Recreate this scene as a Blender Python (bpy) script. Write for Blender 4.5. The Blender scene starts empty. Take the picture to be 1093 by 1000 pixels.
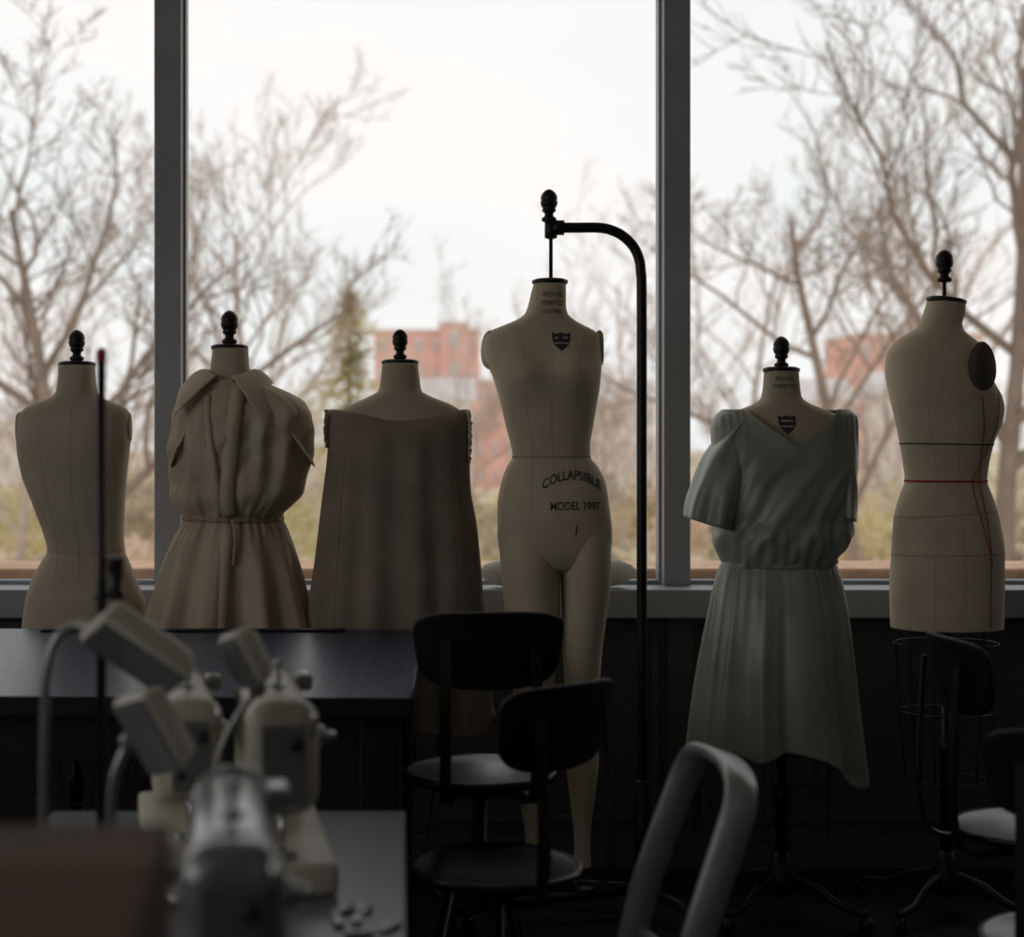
import bpy, math, random
from mathutils import Vector, Matrix, noise, Euler
from mathutils.bvhtree import BVHTree
random.seed(11)
PI=math.pi
SC=bpy.context.scene
COL=SC.collection
# ------------------------------------------------------------------ materials
def mat(name,col,rough=.7,metal=0.,var=.12,scale=12.,bump=.0,bscale=200.,transl=0.,spec=.5,sheen=0.,stretch=None,col2=None,grid=None):
    m=bpy.data.materials.new(name); m.use_nodes=True
    nt=m.node_tree; N=nt.nodes; L=nt.links
    b=N['Principled BSDF']; out=N['Material Output']
    tc=N.new('ShaderNodeTexCoord'); mp=N.new('ShaderNodeMapping')
    L.new(tc.outputs['Object'],mp.inputs[0])
    if stretch: mp.inputs['Scale'].default_value=stretch
    n=N.new('ShaderNodeTexNoise'); n.inputs['Scale'].default_value=scale; n.inputs['Detail'].default_value=5
    L.new(mp.outputs[0],n.inputs['Vector'])
    cr=N.new('ShaderNodeValToRGB')
    c2=col2 if col2 else tuple(min(1,c*(1+var)) for c in col)
    c1=tuple(c*(1-var) for c in col) if not col2 else col
    cr.color_ramp.elements[0].position=.35; cr.color_ramp.elements[1].position=.65
    cr.color_ramp.elements[0].color=(*c1,1); cr.color_ramp.elements[1].color=(*c2,1)
    L.new(n.outputs['Fac'],cr.inputs[0]); csrc=cr.outputs[0]
    if grid:
        bt=N.new('ShaderNodeTexBrick'); bt.offset=0; bt.inputs['Scale'].default_value=1
        bt.inputs['Brick Width'].default_value=grid; bt.inputs['Row Height'].default_value=grid; bt.inputs['Mortar Size'].default_value=.0016; bt.inputs['Mortar Smooth'].default_value=0
        mx=N.new('ShaderNodeMix'); mx.data_type='RGBA'
        L.new(tc.outputs['Object'],bt.inputs['Vector']); L.new(bt.outputs['Fac'],mx.inputs[0]); L.new(csrc,mx.inputs[6]); mx.inputs[7].default_value=(col[0]*3,col[1]*3,col[2]*3,1)
        csrc=mx.outputs[2]
    L.new(csrc,b.inputs['Base Color'])
    b.inputs['Roughness'].default_value=rough; b.inputs['Metallic'].default_value=metal
    b.inputs['Specular IOR Level'].default_value=spec
    if sheen: b.inputs['Sheen Weight'].default_value=sheen
    if bump:
        n2=N.new('ShaderNodeTexNoise'); n2.inputs['Scale'].default_value=bscale; n2.inputs['Detail'].default_value=3
        L.new(mp.outputs[0],n2.inputs['Vector'])
        bp=N.new('ShaderNodeBump'); bp.inputs['Strength'].default_value=bump; bp.inputs['Distance'].default_value=.004
        L.new(n2.outputs['Fac'],bp.inputs['Height']); L.new(bp.outputs[0],b.inputs['Normal'])
    if transl:
        t=N.new('ShaderNodeBsdfTranslucent'); mx=N.new('ShaderNodeMixShader'); mx.inputs[0].default_value=transl
        L.new(cr.outputs[0],t.inputs[0]); L.new(b.outputs[0],mx.inputs[1]); L.new(t.outputs[0],mx.inputs[2])
        L.new(mx.outputs[0],out.inputs[0])
    return m
M={}
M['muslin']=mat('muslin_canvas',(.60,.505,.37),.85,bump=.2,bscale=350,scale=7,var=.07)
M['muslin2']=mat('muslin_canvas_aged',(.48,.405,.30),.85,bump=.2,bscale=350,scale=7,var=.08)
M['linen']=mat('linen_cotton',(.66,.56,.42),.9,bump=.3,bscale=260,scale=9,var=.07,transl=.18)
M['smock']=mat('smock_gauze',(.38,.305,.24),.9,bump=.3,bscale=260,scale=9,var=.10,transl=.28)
M['satin']=mat('satin_velvet',(.33,.345,.29),.36,bump=.12,bscale=120,scale=6,var=.18,sheen=.2,transl=.05)
M['black']=mat('black_paint',(.012,.012,.013),.38,scale=30,var=.2)
M['blackmetal']=mat('black_enamel_metal',(.010,.010,.012),.42,metal=.3,scale=40,var=.2)
M['finial']=mat('cast_iron_knob',(.018,.016,.014),.45,metal=.4,scale=40,var=.2)
M['wire']=mat('cage_wire',(.03,.03,.03),.5,metal=.6,var=.1)
M['plastic']=mat('black_plastic',(.005,.005,.006),.55,bump=.1,bscale=400,var=.2,spec=.2)
M['seat']=mat('steel_seat',(.035,.035,.04),.26,metal=.9,var=.2,scale=20)
M['alu']=mat('brushed_aluminium',(.40,.41,.41),.4,metal=.5,var=.08,scale=30)
M['tabletop']=mat('table_laminate',(.018,.036,.078),.33,var=.12,scale=5,bump=.03,bscale=90,grid=.0508,spec=.4)
M['darkwood']=mat('dark_steel_frame',(.008,.009,.011),.5,var=.2,spec=.3)
M['machine']=mat('machine_enamel',(.54,.49,.40),.45,var=.08,scale=8)
M['machgrey']=mat('machine_grey',(.26,.265,.26),.25,metal=.5,var=.08,scale=8)
M['chrome']=mat('chrome',(.55,.56,.57),.2,metal=1,var=.05)
M['sewtop']=mat('sewing_table_laminate',(.12,.14,.165),.3,var=.06,scale=6)
M['white']=mat('lamp_white_plastic',(.68,.64,.54),.5,var=.05,scale=9)
M['red']=mat('red_tape',(.38,.02,.02),.7,var=.1)
M['blacktape']=mat('black_tape',(.03,.025,.025),.8,var=.1)
M['seam']=mat('seam_thread',(.42,.36,.27),.9,var=.1)
M['ink']=mat('printed_ink',(.04,.04,.045),.8,var=.1)
M['belt']=mat('cotton_belt',(.44,.32,.22),.85,var=.12,scale=40)
M['armplate']=mat('arm_plate_cloth',(.09,.075,.06),.9,var=.12)
M['card']=mat('cardboard',(.085,.036,.008),.8,var=.2,scale=5,bump=.2,bscale=60)
M['frame']=mat('window_frame_paint',(.32,.34,.375),.45,var=.05,scale=4)
M['panel']=mat('wall_panel_paint',(.065,.068,.076),.6,var=.08,scale=3)
M['wall']=mat('wall_paint',(.33,.33,.33),.9,var=.04,scale=2,bump=.05)
M['ceil']=mat('ceiling_paint',(.55,.55,.54),.9,var=.04,scale=2)
M['floor']=mat('floor_vinyl',(.014,.015,.017),.5,var=.2,scale=6,spec=.3)
M['ledge']=mat('terracotta_ledge',(.68,.43,.28),.8,var=.15,scale=10,bump=.2,bscale=50)
M['cushion']=mat('pressing_ham_cloth',(.60,.62,.55),.9,var=.08,bump=.2)
# ------------------------------------------------------------------ geometry helpers
def empty(name,loc=(0,0,0),yaw=0.):
    e=bpy.data.objects.new(name,None); e.location=loc; e.rotation_euler=(0,0,yaw)
    e.empty_display_size=.1; COL.objects.link(e); return e
def mesh(name,vs,fs,m,parent=None,smooth=True,loc=None):
    me=bpy.data.meshes.new(name); me.from_pydata([tuple(v) for v in vs],[],fs); me.validate(); me.update()
    if m: me.materials.append(m)
    if smooth:
        for p in me.polygons: p.use_smooth=True
    o=bpy.data.objects.new(name,me); COL.objects.link(o)
    if parent: o.parent=parent
    if loc: o.location=loc
    return o
def fixn(o):
    import bmesh
    bm=bmesh.new(); bm.from_mesh(o.data); bmesh.ops.recalc_face_normals(bm,faces=bm.faces); bm.to_mesh(o.data); bm.free()
def box(name,size,loc,m,parent=None,bev=.004,rot=(0,0,0),seg=2,taper=1.):
    import bmesh
    bm=bmesh.new(); bmesh.ops.create_cube(bm,size=1)
    for v in bm.verts:
        k=taper if v.co.z>0 else 1
        v.co=Vector((v.co.x*size[0]*k,v.co.y*size[1]*k,v.co.z*size[2]))
    if bev>0: bmesh.ops.bevel(bm,geom=bm.edges[:],offset=min(bev,min(size)*.45),segments=seg,profile=.5,affect='EDGES')
    me=bpy.data.meshes.new(name); bm.to_mesh(me); bm.free(); me.materials.append(m)
    if seg>2:
        for p in me.polygons: p.use_smooth=True
    o=bpy.data.objects.new(name,me); COL.objects.link(o); o.location=loc; o.rotation_euler=rot
    if parent: o.parent=parent
    return o
def lathe(name,prof,m,parent=None,loc=(0,0,0),rot=(0,0,0),n=28,sx=1,sy=1):
    vs=[];fs=[]
    for r,z in prof:
        for i in range(n):
            a=2*PI*i/n; vs.append((r*math.cos(a)*sx,r*math.sin(a)*sy,z))
    for j in range(len(prof)-1):
        for i in range(n):
            k=(i+1)%n; fs.append((j*n+i,j*n+k,(j+1)*n+k,(j+1)*n+i))
    fs.append(tuple(range(n))[::-1]); fs.append(tuple((len(prof)-1)*n+i for i in range(n)))
    o=mesh(name,vs,fs,m,parent); o.location=loc; o.rotation_euler=rot; 
    return o
def catmull(pts,k=6,closed=False):
    P=[Vector(p) for p in pts]; out=[]; n=len(P)
    rng=range(n if closed else n-1)
    for i in rng:
        p0=P[i-1] if (i>0 or closed) else P[0]; p1=P[i]; p2=P[(i+1)%n]
        p3=P[(i+2)%n] if (i+2<n or closed) else P[-1]
        for j in range(k):
            t=j/k
            out.append(.5*((2*p1)+(p2-p0)*t+(2*p0-5*p1+4*p2-p3)*t*t+(3*p1-p0-3*p2+p3)*t**3))
    if not closed: out.append(P[-1])
    return out
def sweep(name,pts,r,m,parent=None,n=10,closed=False,prof=None,radii=None,up=None,smooth=True):
    P=[Vector(p) for p in pts]; L=len(P)
    if prof is None: prof=[(math.cos(2*PI*i/n)*r,math.sin(2*PI*i/n)*r) for i in range(n)]
    n=len(prof)
    T=[]
    for i in range(L):
        a=P[i-1] if (i>0 or closed) else P[i]; b=P[(i+1)%L] if (i<L-1 or closed) else P[i]
        t=(b-a); T.append(t.normalized() if t.length>1e-9 else Vector((0,0,1)))
    u=Vector(up) if up else (Vector((0,0,1)) if abs(T[0].z)<.9 else Vector((0,1,0)))
    u=(u-T[0]*u.dot(T[0])).normalized()
    vs=[];fs=[]
    for i in range(L):
        u=(u-T[i]*u.dot(T[i])).normalized(); w=T[i].cross(u)
        s=radii[i] if radii else 1
        for a,b in prof: vs.append(P[i]+u*(a*s)+w*(b*s))
    for i in range(L if closed else L-1):
        k=(i+1)%L
        for j in range(n):
            q=(j+1)%n; fs.append((i*n+j,i*n+q,k*n+q,k*n+j))
    if not closed:
        fs.append(tuple(range(n))[::-1]); fs.append(tuple((L-1)*n+j for j in range(n)))
    o=mesh(name,vs,fs,m,parent,smooth); fixn(o); return o
def interp(tab,col=1):
    xs=[t[0] for t in tab]; ys=[t[col] for t in tab]; n=len(xs)
    d=[(ys[i+1]-ys[i])/(xs[i+1]-xs[i]) for i in range(n-1)]
    s=[0]*n
    for i in range(n):
        if i==0: s[i]=d[0]
        elif i==n-1: s[i]=d[-1]
        else: s[i]=0 if d[i-1]*d[i]<=0 else 2*d[i-1]*d[i]/(d[i-1]+d[i])
    def f(x):
        if x<=xs[0]: return ys[0]
        if x>=xs[-1]: return ys[-1]
        i=0
        while x>xs[i+1]: i+=1
        h=xs[i+1]-xs[i]; t=(x-xs[i])/h
        return (2*t**3-3*t*t+1)*ys[i]+(t**3-2*t*t+t)*h*s[i]+(-2*t**3+3*t*t)*ys[i+1]+(t**3-t*t)*h*s[i+1]
    return f
# Image pixel coordinates for the row of forms (they stand about 5.2 m from the camera): 1 pixel = 2.97 mm, eye level 1.50 m = row 470
U=5.2/1750.
def zz(v): return 1.5-(v-470)*U
def spow(v,e): return math.copysign(abs(v)**e,v)
def body(name,parent,rows,depth,c,m,e=.9,bust=None,folds=None,zoff=None,step=3.,nseg=72,caps=True,smooth=True,grow=0.,yc=None):
    L=interp(rows,1);R=interp(rows,2);D=interp(depth,1); Y=interp(yc,1) if yc else (lambda v:0)
    y0=rows[0][0];y1=rows[-1][0]; n=max(2,int((y1-y0)/step))
    vs=[];fs=[]
    for j in range(n+1):
        v=y0+(y1-y0)*j/n
        hw=(R(v)-L(v))/2*U+grow; cx=((R(v)+L(v))/2-c)*U; hd=D(v)*U+grow
        for i in range(nseg):
            th=2*PI*i/nseg; a,b=math.cos(th),math.sin(th)
            x=cx+hw*spow(a,e); y=hd*spow(b,e)+Y(v)*U; z=zz(v)
            if bust:
                for bx,bz,amp,sg,fa in bust:   # fa: facing angle
                    fx,fy=math.cos(fa),math.sin(fa)
                    lat=(x-cx)*(-fy)+y*fx - bx*U; fr=(x-cx)*fx+y*fy
                    if fr>0:
                        g=amp*U*math.exp(-(lat*lat)/(sg*U)**2-((v-bz)/(sg*1.05))**2)*min(1,fr/(.03))
                        x+=fx*g; y+=fy*g
            if folds:
                g=folds(th,v,x,y); x+=a*g; y+=b*g
            if zoff: z+=zoff(th,v,x,y)
            vs.append((x,y,z))
    for j in range(n):
        for i in range(nseg):
            k=(i+1)%nseg; fs.append((j*nseg+i,(j+1)*nseg+i,(j+1)*nseg+k,j*nseg+k))
    if caps:
        fs.append(tuple(range(nseg))); fs.append(tuple(n*nseg+i for i in range(nseg))[::-1])
    return mesh(name,vs,fs,m,parent)
def bvh(o): 
    return BVHTree.FromPolygons([v.co.copy() for v in o.data.vertices],[tuple(p.vertices) for p in o.data.polygons])
def proj(bv,x,z,off=.0015,diry=1):
    h=bv.ray_cast(Vector((x,-diry*2,z)),Vector((0,diry,0)))
    return (h[0]+h[1]*off if h[1].y*diry<0 else h[0]-h[1]*off) if h[0] else None
def surfline(name,bv,pts,r,m,parent,flat=False,k=8,prof=None,off=.0006):
    P=[]
    for q in catmull([(a,0,b) for a,b in pts],k):
        h=proj(bv,q.x,q.z,off)
        if h: P.append(h)
    if len(P)>2: return sweep(name,P,r,m,parent,n=6,prof=prof,up=(1,0,0) if prof else None)
def hoopline(name,o,z,m,parent,w=.006,off=.0015,slope=0.,n=64,cx=0):
    bv=bvh(o); P=[]
    for i in range(n):
        a=2*PI*i/n; d=Vector((math.cos(a),math.sin(a),0)); zc=z+slope*d.x*.1
        h=bv.ray_cast(Vector((cx,0,zc))+d*1.0,-d)
        if h[0]: P.append(h[0]+d*off)
    return sweep(name,P,0,m,parent,closed=True,prof=[(-w/2,-.001),(w/2,-.001),(w/2,.001),(-w/2,.001)],up=(0,0,1))
def text_on(name,txt,size,x,z,bv,m,parent,arc=0.,bold=.0,sx=1.):
    cu=bpy.data.curves.new(name+'_c','FONT'); cu.body=txt; cu.size=size; cu.align_x='CENTER'; cu.align_y='CENTER'; cu.offset=bold
    to=bpy.data.objects.new(name+'_t',cu); COL.objects.link(to)
    bpy.context.view_layer.update()
    me=bpy.data.meshes.new_from_object(to.evaluated_get(bpy.context.evaluated_depsgraph_get()))
    bpy.data.objects.remove(to)
    for v in me.vertices:
        px=v.co.x*sx; pz=v.co.y-arc*px*px
        h=proj(bv,x+px,z+pz,.0016)
        v.co=h if h else Vector((x+px,-.12,z+pz))
    me.materials.clear(); me.materials.append(m)
    o=bpy.data.objects.new(name,me); COL.objects.link(o); o.parent=parent; return o
def crest(parent,bv,x,z,w,h):
    def poly(out,nm,m_,off):
        P=[proj(bv,x+a*w,z+b*h,off) for a,b in out]; P.append(proj(bv,x,z,off))
        n=len(out); return mesh(nm,P,[(i,(i+1)%n,n) for i in range(n)],m_,parent,False)
    poly([(-.5,.5),(-.25,.42),(0,.5),(.25,.42),(.5,.5),(.48,.1),(.35,-.2),(0,-.5),(-.35,-.2),(-.48,.1)],'maker_crest',M['ink'],.0018)
    for k,(a0,a1) in enumerate(((.16,.26),(-.12,-.04))):
        P=[proj(bv,x+a*w,z+b*h,.0026) for a,b in ((-.36,a0),(.36,a0),(.36,a1),(-.36,a1))]
        mesh('crest_bar_%d'%(k+1),P,[(0,1,2,3)],M['seam'],parent,False)
FIN=[(.004,0),(.019,.001),(.023,.006),(.022,.012),(.014,.017),(.013,.026),(.019,.031),(.0215,.036),(.019,.041),(.0225,.046),(.0255,.054),(.0265,.061),(.0235,.065),(.0255,.069),(.0245,.078),(.020,.087),(.013,.094),(.008,.097),(.003,.099)]
def finial(parent,x,z,y=0,s=1.,stem=0.):
    if stem: lathe('finial_stem',[(.006,0),(.006,stem)],M['finial'],parent,(x,y,z))
    lathe('finial',[(r*s,h*s) for r,h in FIN],M['finial'],parent,(x,y,z+stem))
def neckcap(parent,x,z,r,y=0,tilt=(0,0,0)):
    lathe('neck_cap',[(r*.98,-.004),(r*1.04,0),(r*1.04,.008),(r*.8,.013),(.01,.014)],M['finial'],parent,(x,y,z),tilt,sy=.95)
def armplate(parent,x,y,z,yaw,ry=.042,rz=.062,t=.012,tilt=0.,m=None):
    prof=[(.02,-t),(.9,-t),(1.,-.4*t),(1.,.2*t),(.93,t*.7),(.86,t),(.02,t*1.1)]
    vs=[];fs=[];n=32
    for r,h in prof:
        for i in range(n):
            a=2*PI*i/n; vs.append((h,math.cos(a)*r*ry,math.sin(a)*r*rz*(1+.12*math.sin(a))))
    for j in range(len(prof)-1):
        for i in range(n):
            k=(i+1)%n; fs.append((j*n+i,j*n+k,(j+1)*n+k,(j+1)*n+i))
    fs.append(tuple(range(n))); fs.append(tuple((len(prof)-1)*n+i for i in range(n)))
    o=mesh('arm_plate',vs,fs,m or M['armplate'],parent); o.location=(x,y,z); o.rotation_euler=(0,tilt,yaw); return o
def stand(parent,ztop,x=0,y=0,r=.3):
    lathe('stand_pole',[(.019,.10),(.019,ztop*.55),(.024,ztop*.55+.005),(.024,ztop*.55+.05),(.015,ztop*.55+.055),(.015,ztop)],M['blackmetal'],parent,(x,y,0))
    lathe('base_hub',[(.03,.06),(.06,.08),(.055,.12),(.035,.16),(.025,.2)],M['blackmetal'],parent,(x,y,0))
    for k in range(4):
        a=PI/4+k*PI/2; c,s=math.cos(a),math.sin(a)
        P=catmull([(x+c*.03,y+s*.03,.13),(x+c*.12,y+s*.12,.11),(x+c*.2,y+s*.2,.07),(x+c*r,y+s*r,.055)],5)
        sweep('base_leg_%d'%(k+1),P,.014,M['blackmetal'],parent,n=8)
        lathe('caster_%d'%(k+1),[(.006,-.012),(.022,-.012),(.024,0),(.022,.012),(.006,.012)],M['black'],parent,(x+c*r,y+s*r,.025),(PI/2,0,a),n=16)
def cage(parent,x,zt,zb,rt,rb,sy=.75,n=10):
    for k in range(n):
        a=2*PI*k/n; c,s=math.cos(a),math.sin(a)
        P=catmull([(x+c*rt,s*rt*sy,zt),(x+c*(rt*.55+rb*.45),s*(rt*.55+rb*.45)*sy,(zt+zb)/2),(x+c*rb,s*rb*sy,zb)],4)
        sweep('cage_wire_%d'%(k+1),P,.0022,M['wire'],parent,n=5)
    for j,t in enumerate((0.1,.55,1.)):
        r=rt*(1-t)+rb*t; z=zt*(1-t)+zb*t
        sweep('cage_ring_%d'%(j+1),[(x+math.cos(2*PI*i/32)*r,math.sin(2*PI*i/32)*r*sy,z) for i in range(32)],.0026,M['wire'],parent,n=5,closed=True)
def nz3(x,y,z): return noise.noise(Vector((x,y,z)))
# ------------------------------------------------------------------ FORMS
FY=5.2
def formpos(c): return ((c-430)*U,FY,0)
FRONT=-PI/2; BACK=PI/2
# --- form seen from the back (far left)
c=82; P=empty('dress_form',formpos(c))
rows=[(390,63,101),(405,62,102),(418,60,104),(425,53,110),(431,36,126),(437,25,136),(447,20,139),(470,18,139),(500,22,136),(540,36,133),(570,47,132),(587,51,133),(600,44,138),(620,34,146),(645,27,155),(700,22,159),(745,22,159)]
dep=[(390,19),(418,21),(431,24),(447,32),(480,38),(540,34),(587,29),(645,40),(745,42)]
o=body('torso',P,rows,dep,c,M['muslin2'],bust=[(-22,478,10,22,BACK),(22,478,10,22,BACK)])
bv=bvh(o)
for xs in ([(82,425),(82,480),(86,560),(90,587),(90,740)],[(48,436),(52,500),(66,587),(58,740)],[(118,436),(114,500),(112,587),(124,740)]):
    surfline('seam',bv,[((a-c)*U,zz(b)) for a,b in xs],.0005,M['seam'],P)
hoopline('waist_tape',o,zz(587),M['seam'],P,.004,.0002)
neckcap(P,0,zz(390),.057); finial(P,0,zz(388)+.008)
armplate(P,(22-c)*U,0,zz(458),PI,.030,.05,.012,m=M['muslin2']); armplate(P,(136-c)*U,0,zz(458),0,.030,.05,.012,m=M['muslin2'])
stand(P,zz(740)); cage(P,(90-c)*U,zz(745),zz(850),.19,.15)
# --- form with shirt dress
c=245; P=empty('dress_form',formpos(c))
rows=[(372,227,265),(390,225,266),(405,223,268),(412,214,280),(420,200,300),(432,192,312),(450,190,316),(500,196,312),(553,206,290),(600,192,304),(660,188,308),(720,188,308)]
dep=[(372,19),(405,21),(420,24),(440,32),(480,38),(553,28),(620,38),(720,40)]
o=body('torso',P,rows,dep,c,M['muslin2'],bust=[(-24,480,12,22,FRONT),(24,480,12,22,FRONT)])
neckcap(P,0,zz(372),.057); finial(P,0,zz(370)+.008,s=1.08)
rows=[(406,220,278),(412,209,292),(420,198,311),(430,189,326),(445,184,334),(470,183,334),(500,185,328),(525,188,318),(541,193,306),(553,199,296),(560,196,300),(575,188,306),(600,178,314),(640,167,323),(680,157,330),(760,150,340)]
dep=[(406,24),(420,32),(440,42),(480,50),(525,46),(541,41),(553,33),(575,40),(600,47),(680,58),(760,62)]
def pleat(p):
    t=abs((p%1)*2-1); return max(-1,min(1,(t-.5)*3.2))*.5
def fB(th,v,x,y):
    t=max(0,(v-558)/200); u=max(0,1-abs(v-553)/38)
    w=th/(2*PI)*11+.35*nz3(math.cos(th)*1.5,math.sin(th)*1.5,2)
    g=.055*min(1,t*1.7)*pleat(w)+.0045*u*math.sin(th*34+v*.01)
    g+=.013*nz3(math.cos(th)*3.2,math.sin(th)*3.2,v*.008)+.004*nz3(math.cos(th)*9,math.sin(th)*9,v*.016)
    if v<550:
        k=min(1,(v-406)/50)*(1-.3*max(0,(v-500)/50))
        g+=.014*k*nz3(x*22,1,v*.012+x*3)+.012*k*nz3(x*9,3,v*.05+x*12)
        g+=.012*math.exp(-((v-528)/14)**2)
    return g
o=body('shirt_dress',P,rows,dep,c,M['linen'],folds=fB,grow=.004,caps=False,nseg=160)
bs=o.modifiers.new('t','SOLIDIFY'); bs.thickness=.002
bv=bvh(o)
strip=lambda w,h:[(-w,-h),(w,-h),(w,h),(-w,h)]
surfline('placket',bv,[((a-c)*U,zz(b)) for a,b in [(258,418),(253,450),(249,500),(248,548)]],0,M['linen'],P,prof=strip(.022,.002),off=.009)
surfline('placket_inner_edge',bv,[((a-c)*U,zz(b)) for a,b in [(226,424),(230,460),(236,500),(240,548)]],0,M['linen'],P,prof=strip(.010,.002),off=.006)
surfline('skirt_placket',bv,[((a-c)*U,zz(b)) for a,b in [(247,560),(243,620),(238,720)]],0,M['linen'],P,prof=strip(.018,.0015),off=.004)
hoopline('belt',o,zz(553),M['belt'],P,.020,.004,slope=-.03,n=90)
sweep('belt_end',catmull([(.02,-.125,zz(553)),(.028,-.135,zz(562)),(.03,-.14,zz(580)),(.025,-.15,zz(600))],6),0,M['belt'],P,prof=[(-.007,-.001),(.007,-.001),(.007,.001),(-.007,.001)])
# collar: a band with two pointed wings, open at the front
vs=[];fs=[];nu=72;nv=12
for i in range(nu+1):
    u=i/nu; a=-PI/2+math.radians(12)+u*(2*PI-math.radians(30)); fr=max(0,-math.sin(a))
    e_=min(u,1-u); tip=max(0,1-e_/.20)
    right=math.cos(a)>0
    for j in range(nv+1):
        t=j/nv
        base=zz(402)-.022*fr**2
        if t<.3: r=.060+.006*t/.3; z=base+.026*(t/.3); ang=a
        else:
            w=(t-.3)/.7; r=.066+(.050+.060*tip)*w**.85; z=base+.026-(.046+(.125 if right else .085)*tip**1.2)*w**1.05+.008*math.sin(w*PI)
            r+=.003*math.sin(a*4+1)*w
            ang=a+(.50 if right else -.55)*tip*w   # tips spread outward
        vs.append((math.cos(ang)*r*1.18,math.sin(ang)*r*.95-.026*fr,z))
for i in range(nu):
    for j in range(nv): q=i*(nv+1)+j; fs.append((q,q+1,q+nv+2,q+nv+1))
o=mesh('collar',vs,fs,M['linen'],P); o.modifiers.new('t','SOLIDIFY').thickness=.003
def sleeve(name,parent,rings,m,folds=.006,nseg=48,thick=.003):
    vs=[];fs=[];K=7
    pts=catmull([r[:3] for r in rings],K); rad=catmull([(r[3],r[4],r[5]) for r in rings],K)
    for j,(p,q) in enumerate(zip(pts,rad)):
        for i in range(nseg):
            a=2*PI*i/nseg; t=j/(len(pts)-1)
            g=1+folds*6*t*math.sin(a*5+j*.1)+folds*9*nz3(math.cos(a)*2.2,math.sin(a)*2.2,t*1.6)
            lx=math.cos(a)*q.x*g; ly=math.sin(a)*q.y*g; ct,st=math.cos(q.z),math.sin(q.z)
            vs.append((p.x+lx*ct,p.y+ly,p.z+lx*st))
    n=len(pts)
    for j in range(n-1):
        for i in range(nseg):
            k=(i+1)%nseg; fs.append((j*nseg+i,j*nseg+k,(j+1)*nseg+k,(j+1)*nseg+i))
    o=mesh(name,vs,fs,m,parent); fixn(o); o.modifiers.new('t','SOLIDIFY').thickness=thick; return o
sleeve('cap_sleeve_1',P,[((300-c)*U,0,zz(446),.055,.080,-.9),((314-c)*U,-.005,zz(462),.062,.100,-.95),((324-c)*U,-.01,zz(478),.068,.112,-1.05)],M['linen'])
sleeve('cap_sleeve_2',P,[((212-c)*U,0,zz(446),.050,.075,.9),((201-c)*U,-.005,zz(464),.055,.090,1.05),((193-c)*U,-.01,zz(482),.058,.102,1.15)],M['linen'])
stand(P,zz(700)); cage(P,0,zz(745),zz(850),.17,.14)
# --- form with smock
c=427; P=empty('dress_form',formpos(c))
rows=[(388,408,446),(405,406,448),(417,404,450),(424,392,462),(432,374,482),(440,362,493),(455,357,497),(500,362,492),(560,376,478),(610,362,492),(660,360,494),(720,360,494)]
dep=[(388,19),(417,21),(430,26),(445,32),(480,38),(560,29),(620,38),(720,40)]
body('torso',P,rows,dep,c,M['muslin2'])
neckcap(P,0,zz(388),.057); finial(P,0,zz(386)+.008,s=.96)
rows=[(437,352,498),(442,348,501),(450,348,501),(470,350,500),(520,347,500),(560,343,505),(620,335,511),(670,331,515),(735,327,519),(772,325,521)]
dep=[(437,27),(446,36),(470,43),(520,46),(620,54),(772,62)]
def fC(th,v,x,y):
    t=(v-437)/330
    g=.036*t*nz3(math.cos(th)*3,math.sin(th)*3,v*.003)+.012*t*math.sin(th*13+3*nz3(math.cos(th),math.sin(th),3))
    g+=.002*nz3(x*25,y*25,v*.02)+.007*nz3(x*9,3,v*.010)
    if abs(math.cos(th))>.9: g+=.008*t*math.sin(th*40)
    return g
def zC(th,v,x,y):
    k=max(0,1-(v-437)/40)
    return k*(-.026*max(0,math.cos(min(1.,abs(x)/.2)*PI/2))+.003*nz3(x*18,0,1)) + (.02*math.sin(th*3+1) if v>760 else 0)
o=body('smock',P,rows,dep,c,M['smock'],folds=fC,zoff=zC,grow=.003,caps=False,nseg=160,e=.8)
o.modifiers.new('t','SOLIDIFY').thickness=.002
bv=bvh(o)
for a0,a1 in ((372,356),(482,494)):
    surfline('smock_seam',bv,[((a0-c)*U,zz(448)),(((a0+a1)/2-c)*U,zz(560)),((a1-c)*U,zz(700))],.0013,M['smock'],P)
for sg,x0 in ((1,498),(-1,352)):
    vs=[];fs=[];n=90
    for j in range(n+1):
        t=j/n; v=438+t*(58 if sg>0 else 40)
        for k,w in enumerate((0,.5,1)):
            wob=nz3(t*14,w,sg)*.012*w+nz3(t*40,w,sg+3)*.006*w
            vs.append(((x0-c)*U+sg*(w*(.009+.006*math.sin(t*PI))+wob*.6),-.05-.02*w+wob*1.6,zz(v)+wob*.5))
    for j in range(n):
        for k in range(2): q=j*3+k; fs.append((q,q+1,q+4,q+3))
    o=mesh('frayed_trim_%d'%(1 if sg>0 else 2),vs,fs,M['linen'],P)
    o.modifiers.new('t','SOLIDIFY').thickness=.002
stand(P,zz(700)); cage(P,0,zz(760),zz(893),.16,.11)
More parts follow.
